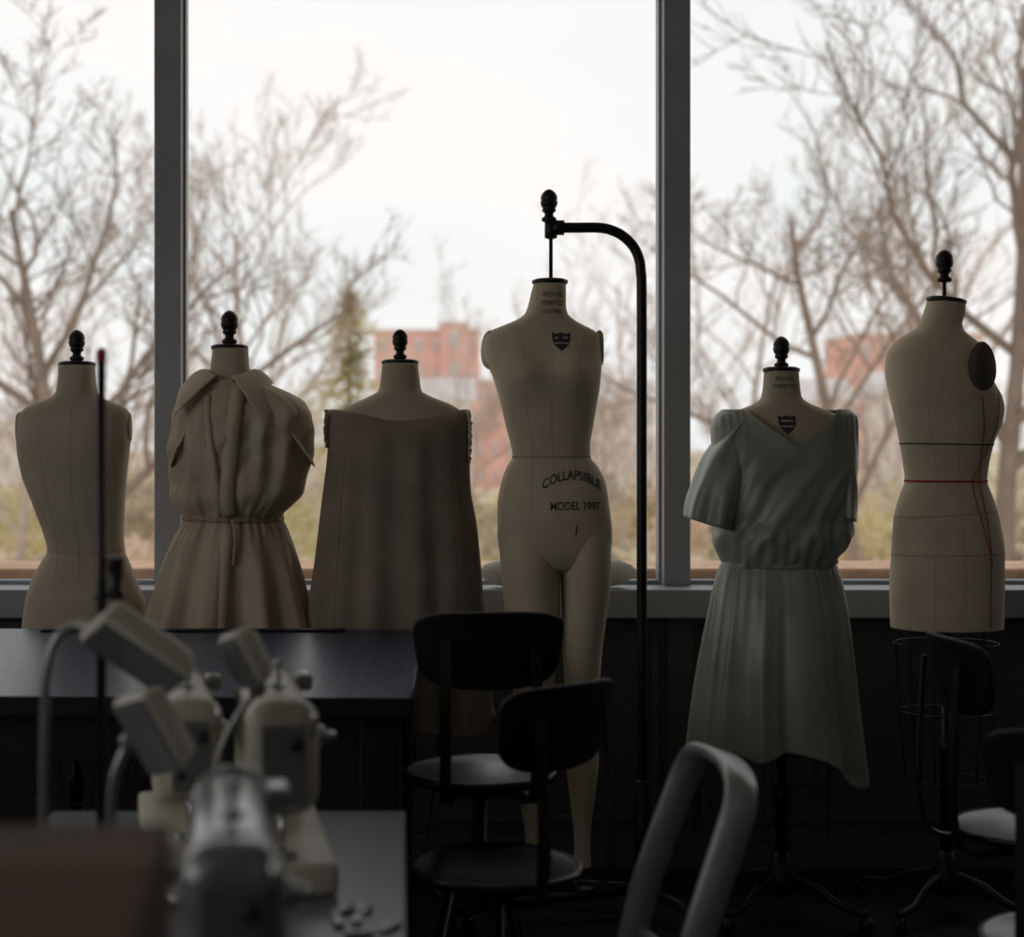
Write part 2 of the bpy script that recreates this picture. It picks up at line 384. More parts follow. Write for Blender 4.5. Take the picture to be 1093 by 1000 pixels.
# --- full body form on hanging rack
c=588; P=empty('full_body_dress_form',formpos(c))
rows=[(302,570,604),(312,567,604),(325,564,604),(335,560,606),(341,552,612),(347,538,622),(353,524,634),(359,518,640),(370,516,642),(385,518,642),(400,525,641),(412,529,640),(430,534,637),(455,540,633),(475,545,630),(487,547,630),(498,541,638),(515,535,646),(540,531,650),(570,531,653),(588,533,652),(600,538,648),(608,550,638),(613,575,618)]
dep=[(302,17),(325,20),(340,24),(353,28),(375,34),(405,38),(450,33),(487,28),(520,36),(555,42),(575,42),(592,38),(606,28),(613,8)]
o=body('torso',P,rows,dep,c,M['muslin'],bust=[(-27,398,13,23,FRONT),(27,398,13,23,FRONT)],e=.88,step=2.,nseg=96)
bv=bvh(o); OB=o
legL=[(555,540,585),(575,533,593),(600,534,597),(612,535,598),(660,540,597.5),(700,544,594),(750,549,590),(775,551,588),(810,549,589),(850,554,585),(900,561,579),(925,560,580)]
legR=[(555,600,644),(575,594,652),(600,598,652),(612,598.5,652),(660,600,647),(700,601,642),(750,604,639),(775,605,637),(810,604,639),(850,608,635),(900,613,630),(925,612,631)]
ld=[(555,28),(575,38),(600,41),(612,40),(660,34),(700,28),(775,21),(820,22),(900,11),(925,11)]
body('leg_1',P,legL,ld,c,M['muslin'],e=1,nseg=48); body('leg_2',P,legR,ld,c,M['muslin'],e=1,nseg=48)
for nm,xs in (('centre_seam',[(589,345),(585,400),(588,487),(594,560),(597,600)]),('princess_seam_1',[(556,352),(556,400),(566,487),(562,560)]),('princess_seam_2',[(622,352),(613,400),(610,487),(625,560)]),('bust_seam',[(522,404),(555,408),(585,404),(612,408),(639,404)]),('neck_seam',[(566,333),(580,342),(595,342),(606,334)])):
    surfline(nm,bv,[((a-c)*U,zz(b)) for a,b in xs],.0005,M['seam'],P)
hoopline('waist_tape',o,zz(487),M['seam'],P,.006,.001)
text_on('label_collapsible','COLLAPSIBLE',.040,(607-c)*U,zz(507),bv,M['ink'],P,arc=3.8,bold=.0006,sx=.78)
text_on('label_model','MODEL 1997',.036,(610-c)*U,zz(539),bv,M['ink'],P,arc=.3,bold=.0004,sx=.78)
text_on('label_size','J',.032,(611-c)*U,zz(563),bv,M['ink'],P,bold=.0006)
text_on('neck_label_1','ROYAL',.022,(590-c)*U,zz(316),bv,M['ink'],P,arc=.5)
text_on('neck_label_2','FORM CO',.022,(588-c)*U,zz(325),bv,M['ink'],P,arc=.5,sx=.7)
text_on('neck_label_3','COLLAPSIBLE',.016,(587-c)*U,zz(334),bv,M['ink'],P,arc=.5,sx=.70)
crest(P,bv,(596-c)*U,zz(367),.058,.060)
armplate(P,(523-c)*U,-.012,zz(376),PI+.45,.042,.062,.014,m=M['muslin2']); armplate(P,(640-c)*U,0,zz(374),0,.036,.058,.010,m=M['muslin2'])
neckcap(P,(587-c)*U,zz(302),.055)
lathe('hang_rod',[(.006,0),(.006,.19)],M['blackmetal'],P,(0,0,zz(301)))
lathe('rod_clamp',[(.012,0),(.02,.004),(.02,.055),(.012,.06)],M['blackmetal'],P,(0,0,zz(255)),n=16)
finial(P,(586-c)*U,zz(237),s=1.05)
# rack
P2=empty('hanging_rack',((685-430)*U,FY,0))
r=lambda a:(a-685)*U
pts=[(r(594),0,zz(243)),(r(615),0,zz(243)),(r(638),0,zz(243)),(r(652),0,zz(245.5)),(r(665),0,zz(252)),(r(676),0,zz(263)),(r(682),0,zz(276)),(r(684),0,zz(290)),(r(685),0,zz(330)),(r(685),0,zz(600)),(r(686),0,.10)]
sweep('rack_pole',catmull(pts,5),.0165,M['blackmetal'],P2,n=16)
lathe('clamp_plate',[(.01,-.02),(.024,-.018),(.024,.018),(.01,.02)],M['blackmetal'],P2,(r(596),0,zz(243)),(0,PI/2,0),n=16)
lathe('pole_sleeve',[(.017,0),(.024,.005),(.024,.36),(.017,.365)],M['blackmetal'],P2,(0,0,.06))
for k,(a,b) in enumerate([(-.62,.20),(-.62,-.20),(.14,.24),(.14,-.24)]):
    sweep('base_arm_%d'%(k+1),[(0,0,.08),(a*.5,b*.5,.075),(a,b,.06)],.017,M['blackmetal'],P2,n=8)
    lathe('caster_%d'%(k+1),[(.006,-.012),(.026,-.012),(.028,0),(.026,.012),(.006,.012)],M['black'],P2,(a,b,.029),(PI/2,0,0),n=16)
# --- form with draped satin dress
c=834; P=empty('dress_form',formpos(c))
rows=[(396,816,852),(410,815,853),(424,813,855),(431,805,864),(437,790,880),(444,778,894),(456,773,900),(490,778,894),(540,790,880),(595,798,868),(640,780,886),(700,776,890),(790,778,888)]
dep=[(396,18),(424,21),(437,26),(450,32),(490,37),(540,33),(595,28),(650,38),(790,40)]
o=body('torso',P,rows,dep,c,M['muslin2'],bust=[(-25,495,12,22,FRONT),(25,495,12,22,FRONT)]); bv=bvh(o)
neckcap(P,0,zz(396),.056); finial(P,0,zz(395)+.008)
text_on('neck_label','FORM CO',.020,0,zz(413),bv,M['ink'],P,sx=.8); text_on('neck_label_2','ROYAL',.018,0,zz(405),bv,M['ink'],P)
crest(P,bv,-.004,zz(454),.055,.06)
rows=[(437,772,906),(445,764,914),(458,760,916),(490,762,914),(530,768,910),(565,768,905),(582,770,897),(595,772,891),(604,773,889)]
dep=[(437,26),(445,34),(460,42),(490,50),(530,50),(565,46),(585,40),(604,33)]
DE=interp(dep,1)
def dipE(th,v,x):     # how far (image pixels) the front neckline sags into a soft V
    if math.sin(th)>=0: return 0.
    k=max(0,1-(v-437)/80); X=x/U
    d=max(0,1-abs(X-6)/48.); return k*(d**.85)*40*min(1,-math.sin(th)*3)
def fE(th,v,x,y):
    fr=max(0,-math.sin(th)); X=x/U
    d=.86*X+.51*(v-437)+9*nz3(X*.02,1,v*.012)
    amp=.0046*min(1,max(0,(v-470)/40))*(.5+1.3*max(0,nz3(X*.018,7,v*.012)+.35))
    g=amp*fr*(math.sin(d*.17)+.5*math.sin(d*.40+1))
    e_=(X-38)*.86+(v-450)*.51
    g+=.009*fr*min(1,max(0,(v-475)/25))/(1+math.exp(-e_/3.))
    g+=(DE(v+dipE(th,v,x)*1.15)-DE(v))*U*fr
    sh=max(0,1-(v-437)/60)*min(1,max(0,(abs(X)-34)/20)); g+=.004*sh*fr*math.sin(X*.9)
    g+=.012*nz3(x*9,y*9,v*.010)*min(1,(v-430)/30)
    if v>555: g+=.016*math.sin(min(1,(v-555)/46)*PI)+.003*math.sin(X*.55+1.5*nz3(X*.05,0,0))*min(1,(v-555)/20)
    return g
def zE(th,v,x,y):
    return -dipE(th,v,x)*U
o=body('draped_bodice',P,rows,dep,c,M['satin'],folds=fE,zoff=zE,grow=.004,caps=False,nseg=200,e=.85,step=1.8)
o.modifiers.new('t','SOLIDIFY').thickness=.003
rows=[(598,773,889),(606,769,893),(620,765,898),(660,758,905),(700,752,909),(740,748,913),(796,744,919)]
dep=[(598,33),(606,37),(620,42),(660,50),(740,60),(796,66)]
def fS(th,v,x,y):
    t=max(0,(v-600)/196); w=th+.45*nz3(math.cos(th)*1.7,math.sin(th)*1.7,5)
    g=t**.85*(.019*math.sin(w*9+.3*math.sin(v*.012))+.010*math.sin(w*19+2)*(.6+nz3(math.cos(th)*2,math.sin(th)*2,1)))+.028*t*nz3(math.cos(th)*2.5,math.sin(th)*2.5,v*.003)
    g+=.0014*math.sin(w*50)*(1-t)
    return g
def zS(th,v,x,y):
    t=max(0,(v-600)/196); xx=(x/U)/85
    u=max(0,min(1,(xx-.30)/.55)); dr=.105*u*u*(3-2*u)
    if xx<-.1: dr+=.012*min(1,(-xx-.1)*2)
    return -t*(dr+.010*math.sin(th*9))
o=body('draped_skirt',P,rows,dep,c,M['satin'],folds=fS,zoff=zS,grow=.003,caps=False,nseg=220,e=.95)
o.modifiers.new('t','SOLIDIFY').thickness=.002
for k in range(3):
    Q=[]
    for i in range(48):
        a=2*PI*i/48
        Q.append((((831-c)*U)+math.cos(a)*(.172+.006*math.sin(a*3+k)),math.sin(a)*(.108+.005*math.sin(a*4+k)),zz(592+k*5)+.012*math.sin(a*1.0+1.9)+.005*math.sin(a*4+k*2)))
    sweep('sash_fold_%d'%(k+1),Q,.0105,M['satin'],P,n=10,closed=True)
sleeve('sleeve_1',P,[((789-c)*U,0,zz(448),.050,.082,.62),((775-c)*U,0,zz(472),.076,.102,.55),((766-c)*U,-.01,zz(515),.082,.118,.20),((757-c)*U,-.012,zz(560),.077,.120,-.30)],M['satin'],folds=.015)
sleeve('sleeve_2',P,[((884-c)*U,0,zz(456),.050,.082,-1.0),((893-c)*U,0,zz(478),.062,.098,-.95),((896-c)*U,-.005,zz(512),.058,.105,-.6),((896-c)*U,-.005,zz(552),.046,.105,-.3)],M['satin'],folds=.012)
stand(P,zz(760)); cage(P,0,zz(790),zz(890),.155,.15,sy=.8,n=12)
# --- form turned three-quarter
c=1010; P=empty('dress_form',formpos(c))
rows=[(322,990,1030),(335,986,1029),(346,982,1026),(353,974,1028),(360,962,1036),(368,953,1045),(380,947,1050),(395,946,1053),(410,948,1060),(425,951,1068),(437,954,1070),(450,957,1068),(470,961,1060),(495,965,1054),(512,967,1052),(530,961,1058),(555,955,1065),(590,953,1070),(630,951,1070),(670,952,1069)]
dep=[(322,19),(346,21),(360,28),(380,38),(410,44),(450,40),(512,34),(560,42),(590,46),(670,46)]
o=body('torso',P,rows,dep,c,M['muslin'],e=.95,step=2.); bv=bvh(o)
neckcap(P,0,zz(322),.060,tilt=(0,.12,0)); finial(P,(1008-c)*U,zz(320),s=1.05,stem=.055)
armplate(P,(1036-c)*U,-.105,zz(396),-1.05,.052,.078,.016)
hoopline('waist_tape',o,zz(513),M['red'],P,.006,cx=0); hoopline('bust_tape',o,zz(474),M['blacktape'],P,.004,slope=-.02)
hoopline('hip_tape',o,zz(590),M['seam'],P,.003,.0003,slope=.04); hoopline('hip_tape_2',o,zz(548),M['seam'],P,.003,.0003,slope=.10)
for nm,xs,m_,r_ in (('side_tape',[(1034,424),(1038,460),(1036,512),(1042,560),(1044,610),(1043,666)],'red',.0018),('princess_tape',[(1056,420),(1053,460),(1034,500),(1027,515),(1036,560),(1046,600)],'red',.0014),('princess_tape_2',[(985,352),(978,420),(990,512),(985,600),(985,666)],'seam',.0005),('centre_seam',[(1003,350),(1010,400),(1012,512),(1014,600),(1014,666)],'seam',.0005),('waist_pin_line',[(995,515),(1008,528),(1030,545),(1046,560)],'seam',.0008)):
    surfline(nm,bv,[((a-c)*U,zz(b)) for a,b in xs],r_,M[m_],P)
stand(P,zz(668)); cage(P,0,zz(670),zz(832),.165,.13,sy=.8,n=12)
# ------------------------------------------------------------------ ROOM
XL,XR,YB,YF,ZC=-4.2,4.6,-2.6,5.72,3.35
def plain(name,x0,x1,y0,y1,z0,z1,m,parent=None,bev=0.003):
    return box(name,(x1-x0,y1-y0,z1-z0),((x0+x1)/2,(y0+y1)/2,(z0+z1)/2),m,parent,bev)
plain('floor',XL-.2,XR+.2,YB-.2,6.0,-.2,0,M['floor'],bev=0)
plain('ceiling',XL-.2,XR+.2,YB-.2,6.0,ZC,ZC+.2,M['ceil'],bev=0)
WL=empty('wall_left')
for nm,y0,y1,z0,z1 in (('lower',YB-.2,6.0,0,1.2),('upper',YB-.2,6.0,3.1,ZC),('pier_1',YB-.2,-2.3,1.2,3.1),('pier_2',3.0,6.0,1.2,3.1)):
    plain(nm,XL-.2,XL,y0,y1,z0,z1,M['wall'],WL,0)
plain('wall_right',XR,XR+.2,YB-.2,6.0,0,ZC,M['wall'],bev=0)
plain('wall_back',XL,XR,YB-.2,YB,0,ZC,M['wall'],bev=0)
plain('wall_front',XL,XR,5.76,5.95,0,.885,M['panel'],bev=0)
plain('trim_1',XL,XR,5.66,5.95,.885,.985,M['frame'],bev=.006)
plain('wall_front_header',XL,XR,5.76,5.95,3.2,ZC,M['frame'],bev=0)
plain('baseboard_front',XL,XR,5.735,5.76,0,.11,M['panel'])
mull=[-4.2+.05,-2.68,-.832,.971,2.78,4.55]
for i in range(5):
    W=empty('window_%d'%(i+1),((mull[i]+mull[i+1])/2,5.86,0))
    h=(mull[i+1]-mull[i])/2
    x0,x1=-h+.045,h-.045
    for nm,a0,a1,b0,b1 in (('frame_bottom',x0,x1,.985,1.0),('frame_top',x0,x1,3.16,3.2),('frame_left',x0,x0+.012,1.0,3.16),('frame_right',x1-.012,x1,1.0,3.16)):
        plain(nm,a0,a1,.0,.07,b0,b1,M['frame'],W,.002)
for i,x in enumerate(mull):
    plain('trim_%d'%(i+2),x-.047,x+.047,5.80,5.95,.985,3.2,M['frame'],None,.004)
for i,x in enumerate(mull):
    plain('trim_%d'%(i+8),x-.045,x+.045,5.74,5.76,.11,.885,M['panel'],None,.004)
    if i<5:
        xa,xb=x+.075,mull[i+1]-.075
        pp=empty('wall_panel_%d'%(i+1),(0,0,0))
        for nm,a0,a1,b0,b1 in (('rail_top',xa,xb,.84,.865),('rail_bottom',xa,xb,.16,.185),('stile_left',xa,xa+.025,.185,.84),('stile_right',xb-.025,xb,.185,.84)):
            plain(nm,a0,a1,5.745,5.76,b0,b1,M['panel'],pp,.003)
plain('window_ledge',XL,XR,5.96,6.35,.93,1.035,M['ledge'],bev=.01)
W=empty('window_6',(XL-.1,.35,0))  # unseen window added in the left wall to let fill light in
for k in range(4): plain('frame_post_%d'%(k+1),-.04,.04,-2.65+k*1.75,-2.58+k*1.75,1.2,3.1,M['frame'],W,.003)
plain('frame_sill',-.06,.14,-2.65,2.65,1.16,1.2,M['frame'],W,.003)
pc=lathe('pressing_cushion',[(.01,-.052),(.6,-.052),(.86,-.040),(.97,-.015),(1.,.005),(.95,.025),(.8,.043),(.5,.052),(.01,.055)],M['cushion'],None,((595-430)*5.74/1750,5.74,.985+.053),n=40,sx=.275,sy=.075)
g=bpy.data.materials.new('window_glass'); g.use_nodes=True; nt=g.node_tree; nt.nodes.clear()
o_=nt.nodes.new('ShaderNodeOutputMaterial'); t_=nt.nodes.new('ShaderNodeBsdfTransparent'); gl=nt.nodes.new('ShaderNodeBsdfGlossy'); fr=nt.nodes.new('ShaderNodeFresnel'); mx=nt.nodes.new('ShaderNodeMixShader')
t_.inputs[0].default_value=(.98,.98,.975,1); gl.inputs['Roughness'].default_value=.02; fr.inputs[0].default_value=1.15
nt.links.new(fr.outputs[0],mx.inputs[0]); nt.links.new(t_.outputs[0],mx.inputs[1]); nt.links.new(gl.outputs[0],mx.inputs[2]); nt.links.new(mx.outputs[0],o_.inputs[0])
for i in range(5):
    W=bpy.data.objects['window_%d'%(i+1)]; h=(mull[i+1]-mull[i])/2-.047
    mesh('glass_pane',[(-h,.03,.99),(h,.03,.99),(h,.03,3.18),(-h,.03,3.18)],[(0,1,2,3)],g,W,False)
# ------------------------------------------------------------------ CUTTING TABLE
T=empty('cutting_table',(0.04,4.25,0),math.radians(-1.6))
plain('table_top',-3.2,0,-.65,.65,.894,.934,M['tabletop'],T,.004)
plain('edge_strip',-3.2,.004,-.655,-.65,.892,.935,M['darkwood'],T,.001)
plain('apron_front',-3.1,-.06,-.6,-.57,.78,.894,M['darkwood'],T)
plain('apron_back',-3.1,-.06,.57,.6,.78,.894,M['darkwood'],T)
plain('apron_side',-.09,-.06,-.6,.6,.78,.894,M['darkwood'],T)
for k,(x,y) in enumerate([(-.075,-.56),(-.075,.56),(-3.05,-.56),(-3.05,.56)]):
    plain('leg_%d'%(k+1),x-.045,x+.045,y-.045,y+.045,0,.894,M['darkwood'],T,.006)
plain('shelf',-3.05,-.1,-.5,.5,.2,.225,M['darkwood'],T,.004)
ru=plain('yardstick',-.45,.45,-.02,.02,0,.006,M['darkwood'],None,.001); ru.location=(-.62,4.86,.938)
# ------------------------------------------------------------------ STOOLS
def stool(loc,yaw,sh,bh=.31,name='drafting_stool'):
    P=empty(name,(loc[0],loc[1],0),math.radians(yaw))
    lathe('seat',[(.02,-.022),(.165,-.022),(.186,-.016),(.191,-.004),(.190,.004),(.184,.007),(.172,.003),(.10,-.003),(.01,-.005)],M['seat'],P,(0,0,sh),n=48)
    lathe('seat_plate',[(.02,0),(.085,0),(.09,.02),(.03,.028)],M['blackmetal'],P,(0,0,sh-.05))
    lathe('pedestal',[(.03,sh-.34),(.034,sh-.33),(.034,sh-.18),(.017,sh-.175),(.017,sh-.04)],M['blackmetal'],P)
    hub=sh-.25
    for k in range(4):
        a=PI/4+k*PI/2; c,s=math.cos(a),math.sin(a)
        sweep('leg_%d'%(k+1),catmull([(c*.03,s*.03,hub+.02),(c*.08,s*.08,hub),(c*.15,s*.15,hub*.55),(c*.235,s*.235,.012)],5),.0125,M['blackmetal'],P,n=10)
        lathe('foot_%d'%(k+1),[(.016,0),(.017,.02),(.012,.03)],M['black'],P,(c*.235,s*.235,0),n=12)
    sweep('foot_ring',[(math.cos(2*PI*i/40)*.185,math.sin(2*PI*i/40)*.185,.16) for i in range(40)],.009,M['blackmetal'],P,n=8,closed=True)
    zb=sh+bh
    for k,sx in enumerate((-1,1)):
        pts=catmull([(sx*.07,-.05,sh-.036),(sx*.09,-.14,sh-.040),(sx*.100,-.205,sh-.028),(sx*.106,-.232,sh+.03),(sx*.106,-.236,sh+.15),(sx*.106,-.224,zb+.03)],6)
        sweep('back_strut_%d'%(k+1),pts,0,M['blackmetal'],P,prof=[(-.013,-.005),(.013,-.005),(.013,.005),(-.013,.005)],up=(1,0,0),smooth=False)
    W,Hh,R=.182,.093,.30; nu,nv=28,16; vs=[];fs=[]
    for i in range(nu+1):
        for j in range(nv+1):
            u=-1+2*i/nu; v=-1+2*j/nv
            k=(abs(u)**5+abs(v)**5)**(1/5) if (u or v) else 1; mx_=max(abs(u),abs(v)) or 1
            uu,vv=u*mx_/k,v*mx_/k
            x=uu*W*(1-.13*max(0,(1-vv)/2)**1.2)
            vs.append((x,-.212+ 1.44*x*x -.02*vv,zb+vv*Hh+.010*(uu*uu)*(1-vv)*.9-.004*uu*uu))
    for i in range(nu):
        for j in range(nv): q=i*(nv+1)+j; fs.append((q,q+nv+1,q+nv+2,q+1))
    o=mesh('backrest',vs,fs,M['plastic'],P); md=o.modifiers.new('t','SOLIDIFY'); md.thickness=.014; md.offset=0
    b=o.modifiers.new('b','BEVEL'); b.width=.004; b.segments=2
    return P
stool((.188,4.02),4,.690,.320)
stool((.204,3.58),43,.572,.330)
stool((1.505,3.92),-87,.575,.37)
stool((1.83,4.40),4,.62,.34)
stool((1.35,3.28),-20,.50,.36)
# ------------------------------------------------------------------ ALUMINIUM CHAIR (foreground)
P=empty('aluminium_chair',(.31,3.14,0),math.radians(95))
flat=[(-.027,-.011),(.027,-.011),(.031,-.004),(.031,.004),(.027,.011),(-.027,.011),(-.031,.004),(-.031,-.004)]
hp=catmull([(-.20,-.17,.44),(-.198,-.20,.58),(-.19,-.262,.76),(-.178,-.290,.835),(-.135,-.302,.872),(-.05,-.310,.884),(.05,-.310,.884),(.135,-.302,.872),(.178,-.290,.835),(.19,-.262,.76),(.198,-.20,.58),(.20,-.17,.44)],6)
sweep('back_hoop',hp,0,M['alu'],P,prof=flat,up=(0,1,.15))
sweep('back_cross_bar',catmull([(-.195,-.19,.50),(0,-.21,.50),(.195,-.19,.50)],6),.012,M['alu'],P)
vs=[];fs=[];n=16
for i in range(n+1):
    for j in range(n+1):
        u=-1+2*i/n;v=-1+2*j/n; k=(abs(u)**6+abs(v)**6)**(1/6) if (u or v) else 1; m_=max(abs(u),abs(v)) or 1
        u*=m_/k; v*=m_/k
        vs.append((u*(.205+.015*v),v*.20,.455-.018*math.exp(-3*(u*u+v*v))))
for i in range(n):
    for j in range(n): q=i*(n+1)+j; fs.append((q,q+n+1,q+n+2,q+1))
o=mesh('seat',vs,fs,M['alu'],P); md=o.modifiers.new('t','SOLIDIFY'); md.thickness=.02
for k,(sx,y) in enumerate([(-1,.18),(1,.18),(-1,-.18),(1,-.18)]):
    sweep('leg_%d'%(k+1),[(sx*.19,y,.44),(sx*.195,y*1.08,.2),(sx*.205,y*1.22,0.0)],0,M['alu'],P,prof=[(a*.6,b*1.3) for a,b in flat])
for k,y in enumerate((.19,-.19)):
    sweep('stretcher_%d'%(k+1),[(-.195,y,.2),(.195,y,.2)],.009,M['alu'],P)
# ------------------------------------------------------------------ SEWING TABLES AND MACHINES
def sewtable(name,x0,x1,y0,y1,z=.76):
    cx,cy=(x0+x1)/2,(y0+y1)/2; P=empty(name,(cx,cy,0)); hx,hy=(x1-x0)/2,(y1-y0)/2
    plain('table_top',-hx,hx,-hy,hy,z-.035,z,M['sewtop'],P,.006)
    for s in (-1,1):
        plain('foot_rail_%d'%(s+2),-hx+.05,hx-.05,s*(hy-.12)-.025,s*(hy-.12)+.025,0,.04,M['darkwood'],P)
        plain('upright_%d'%(s+2),-.03,.03,s*(hy-.12)-.02,s*(hy-.12)+.02,.04,z-.06,M['darkwood'],P)
        plain('top_rail_%d'%(s+2),-hx+.08,hx-.08,s*(hy-.12)-.02,s*(hy-.12)+.02,z-.06,z-.035,M['darkwood'],P)
    plain('stretcher',-.02,.02,-hy+.13,hy-.13,.12,.16,M['darkwood'],P)
    box('motor',(.14,.2,.16),(hx*.3,.05,z-.13),M['darkwood'],P,.03)
    return P
sewtable('sewing_table',-.70,.006,2.33,3.28)
sewtable('sewing_table',-.85,-.06,.95,2.24)
def machine(loc,yaw,z=.76,m='machine',s=1.):
    P=empty('sewing_machine',(loc[0],loc[1],z),math.radians(yaw)); P.scale=(s,s,s)
    box('bed',(.18,.48,.055),(0,0,.0275),M[m],P,.012,seg=3)
    box('needle_plate',(.05,.06,.004),(0,-.19,.056),M['chrome'],P,.002)
    box('pillar',(.125,.12,.20),(0,.165,.15),M[m],P,.035,seg=4)
    box('arm',(.110,.40,.10),(0,.02,.265),M[m],P,.045,seg=5)
    box('head',(.120,.10,.19),(0,-.185,.222),M[m],P,.040,seg=5)
    box('face_plate',(.070,.006,.13),(0,-.236,.215),M['machgrey'],P,.003)
    lathe('needle_bar',[(.005,.055),(.005,.14)],M['chrome'],P,(0,-.195,0),n=10)
    lathe('presser_bar',[(.006,.075),(.006,.14)],M['chrome'],P,(0,-.175,0),n=10)
    box('presser_foot',(.018,.035,.010),(0,-.19,.066),M['chrome'],P,.003)
    lathe('hand_wheel',[(.01,-.02),(.055,-.02),(.06,-.012),(.06,.012),(.05,.018),(.02,.024),(.01,.024)],M['machgrey'],P,(0,.245,.255),(PI/2,0,0))
    lathe('tension_disc',[(.004,0),(.018,.002),(.018,.012),(.008,.02),(.007,.035)],M['chrome'],P,(.055,-.17,.25),(0,PI/2,0))
    lathe('tension_disc_2',[(.004,0),(.012,.002),(.012,.010),(.006,.016)],M['black'],P,(.02,-.238,.25),(PI/2,0,0))
    lathe('face_screw',[(.002,0),(.008,0),(.008,.006)],M['black'],P,(-.02,-.238,.18),(PI/2,0,0))
    lathe('thread_post',[(.004,0),(.004,.05),(.007,.052),(.007,.058)],M['chrome'],P,(0,-.10,.31),n=10)
    sweep('take_up_lever',[(.045,-.238,.26),(.05,-.26,.285),(.045,-.262,.31)],.004,M['chrome'],P)
    lathe('oil_window',[(.003,0),(.016,0),(.016,.006),(.01,.009)],M['machgrey'],P,(0,-.06,.312))
    box('bobbin_winder',(.03,.06,.03),(.06,.12,.30),M['machgrey'],P,.006)
    return P
machine((-.225,2.88),8)
machine((-.40,3.02),10,s=.93)
m2=machine((-.205,1.97),6,m='machgrey',s=.96)
kit=empty('presser_foot_kit',(-.07,2.52,.76))
for k in range(7):
    a=k*2.4; box('foot_%d'%(k+1),(.016,.045,.008),(.05*math.cos(a)*(k%3)*.6,.07*math.sin(a),.004),M['machgrey'],kit,.002,(0,0,a))
def tasklamp(name,base,pts,head,rot,size,z0=.76,r=.008):
    P=empty(name,(base[0],base[1],z0))
    b=Vector((base[0],base[1],z0))
    lathe('clamp_base',[(.01,0),(.035,0),(.035,.02),(.014,.03),(.012,.05)],M['machgrey'],P)
    Q=[Vector((0,0,.03))]+[Vector(p)-b for p in pts]
    sweep('flexible_arm',catmull(Q,7),r,M['machgrey'],P,n=12)
    h=Vector(head)-b
    box('lamp_head',size,h,M['white'],P,.012,rot,seg=3,taper=.82)
    o=box('lamp_diffuser',(size[0]*.86,size[1]*.82,.006),(0,0,0),M['machgrey'],P,.002,rot)
    e=Euler(rot).to_matrix(); o.location=h-e@Vector((0,0,size[2]/2+.002))
    lathe('head_knuckle',[(.006,-.014),(.014,-.012),(.014,.012),(.006,.014)],M['machgrey'],P,Q[-1],(PI/2,0,0),n=16)
    return P
def at(px,py,d): return ((px-430)*d/1750,d,1.5-(py-470)*d/1750)   # metres, from image pixel coordinates at an assumed depth
tasklamp('task_lamp',(-.575,2.62),[at(47,800,2.62),at(50,720,2.62),at(62,680,2.62),at(84,668,2.62),at(105,672,2.6)],at(150,690,2.6),(math.radians(-30),math.radians(36),.25),(.18,.115,.05))
tasklamp('task_lamp',(-.45,2.50),[at(118,880,2.5),at(122,830,2.5),at(138,790,2.5)],at(168,777,2.48),(math.radians(-35),math.radians(62),.3),(.14,.085,.05))
tasklamp('task_lamp',(-.345,2.62),[at(215,880,2.62),at(240,790,2.62),at(275,735,2.62)],at(265,700,2.60),(math.radians(-30),math.radians(62),.2),(.10,.060,.045),r=.006)
P=empty('thread_stand',(-.515,2.8,.76))
lathe('stand_foot',[(.01,0),(.03,0),(.03,.012),(.01,.02)],M['blackmetal'],P)
lathe('stand_rod',[(.0085,.01),(.0085,.50),(.0078,.505),(.0078,.875)],M['blackmetal'],P,n=12)
lathe('rod_tip',[(.007,0),(.009,.004),(.009,.022),(.004,.026)],M['red'],P,(0,0,.872),n=12)
lathe('thread_spool',[(.006,0),(.018,0),(.018,.005),(.013,.008),(.013,.055),(.016,.058),(.016,.064),(.005,.066)],M['black'],P,(.024,0,.475),n=16)
box('spool_bracket',(.05,.012,.006),(.012,0,.472),M['blackmetal'],P,.002)
P=empty('cardboard_box',(-.43,1.30,.76),math.radians(4))
w,d_,h_=.46,.40,.385
for nm,x0,x1,y0,y1,z0,z1 in (('bottom',-w/2,w/2,-d_/2,d_/2,0,.006),('side_left',-w/2,-w/2+.006,-d_/2,d_/2,.006,h_),('side_right',w/2-.006,w/2,-d_/2,d_/2,.006,h_),('side_front',-w/2,w/2,-d_/2,-d_/2+.006,.006,h_),('side_back',-w/2,w/2,d_/2-.006,d_/2,.006,h_)):
    plain(nm,x0,x1,y0,y1,z0,z1,M['card'],P,.002)
box('flap_front',(w,.19,.006),(0,-.097,h_+.004),M['card'],P,.002,(math.radians(2),0,0)); box('flap_back',(w,.19,.006),(0,.097,h_+.004),M['card'],P,.002,(math.radians(-2),0,0))
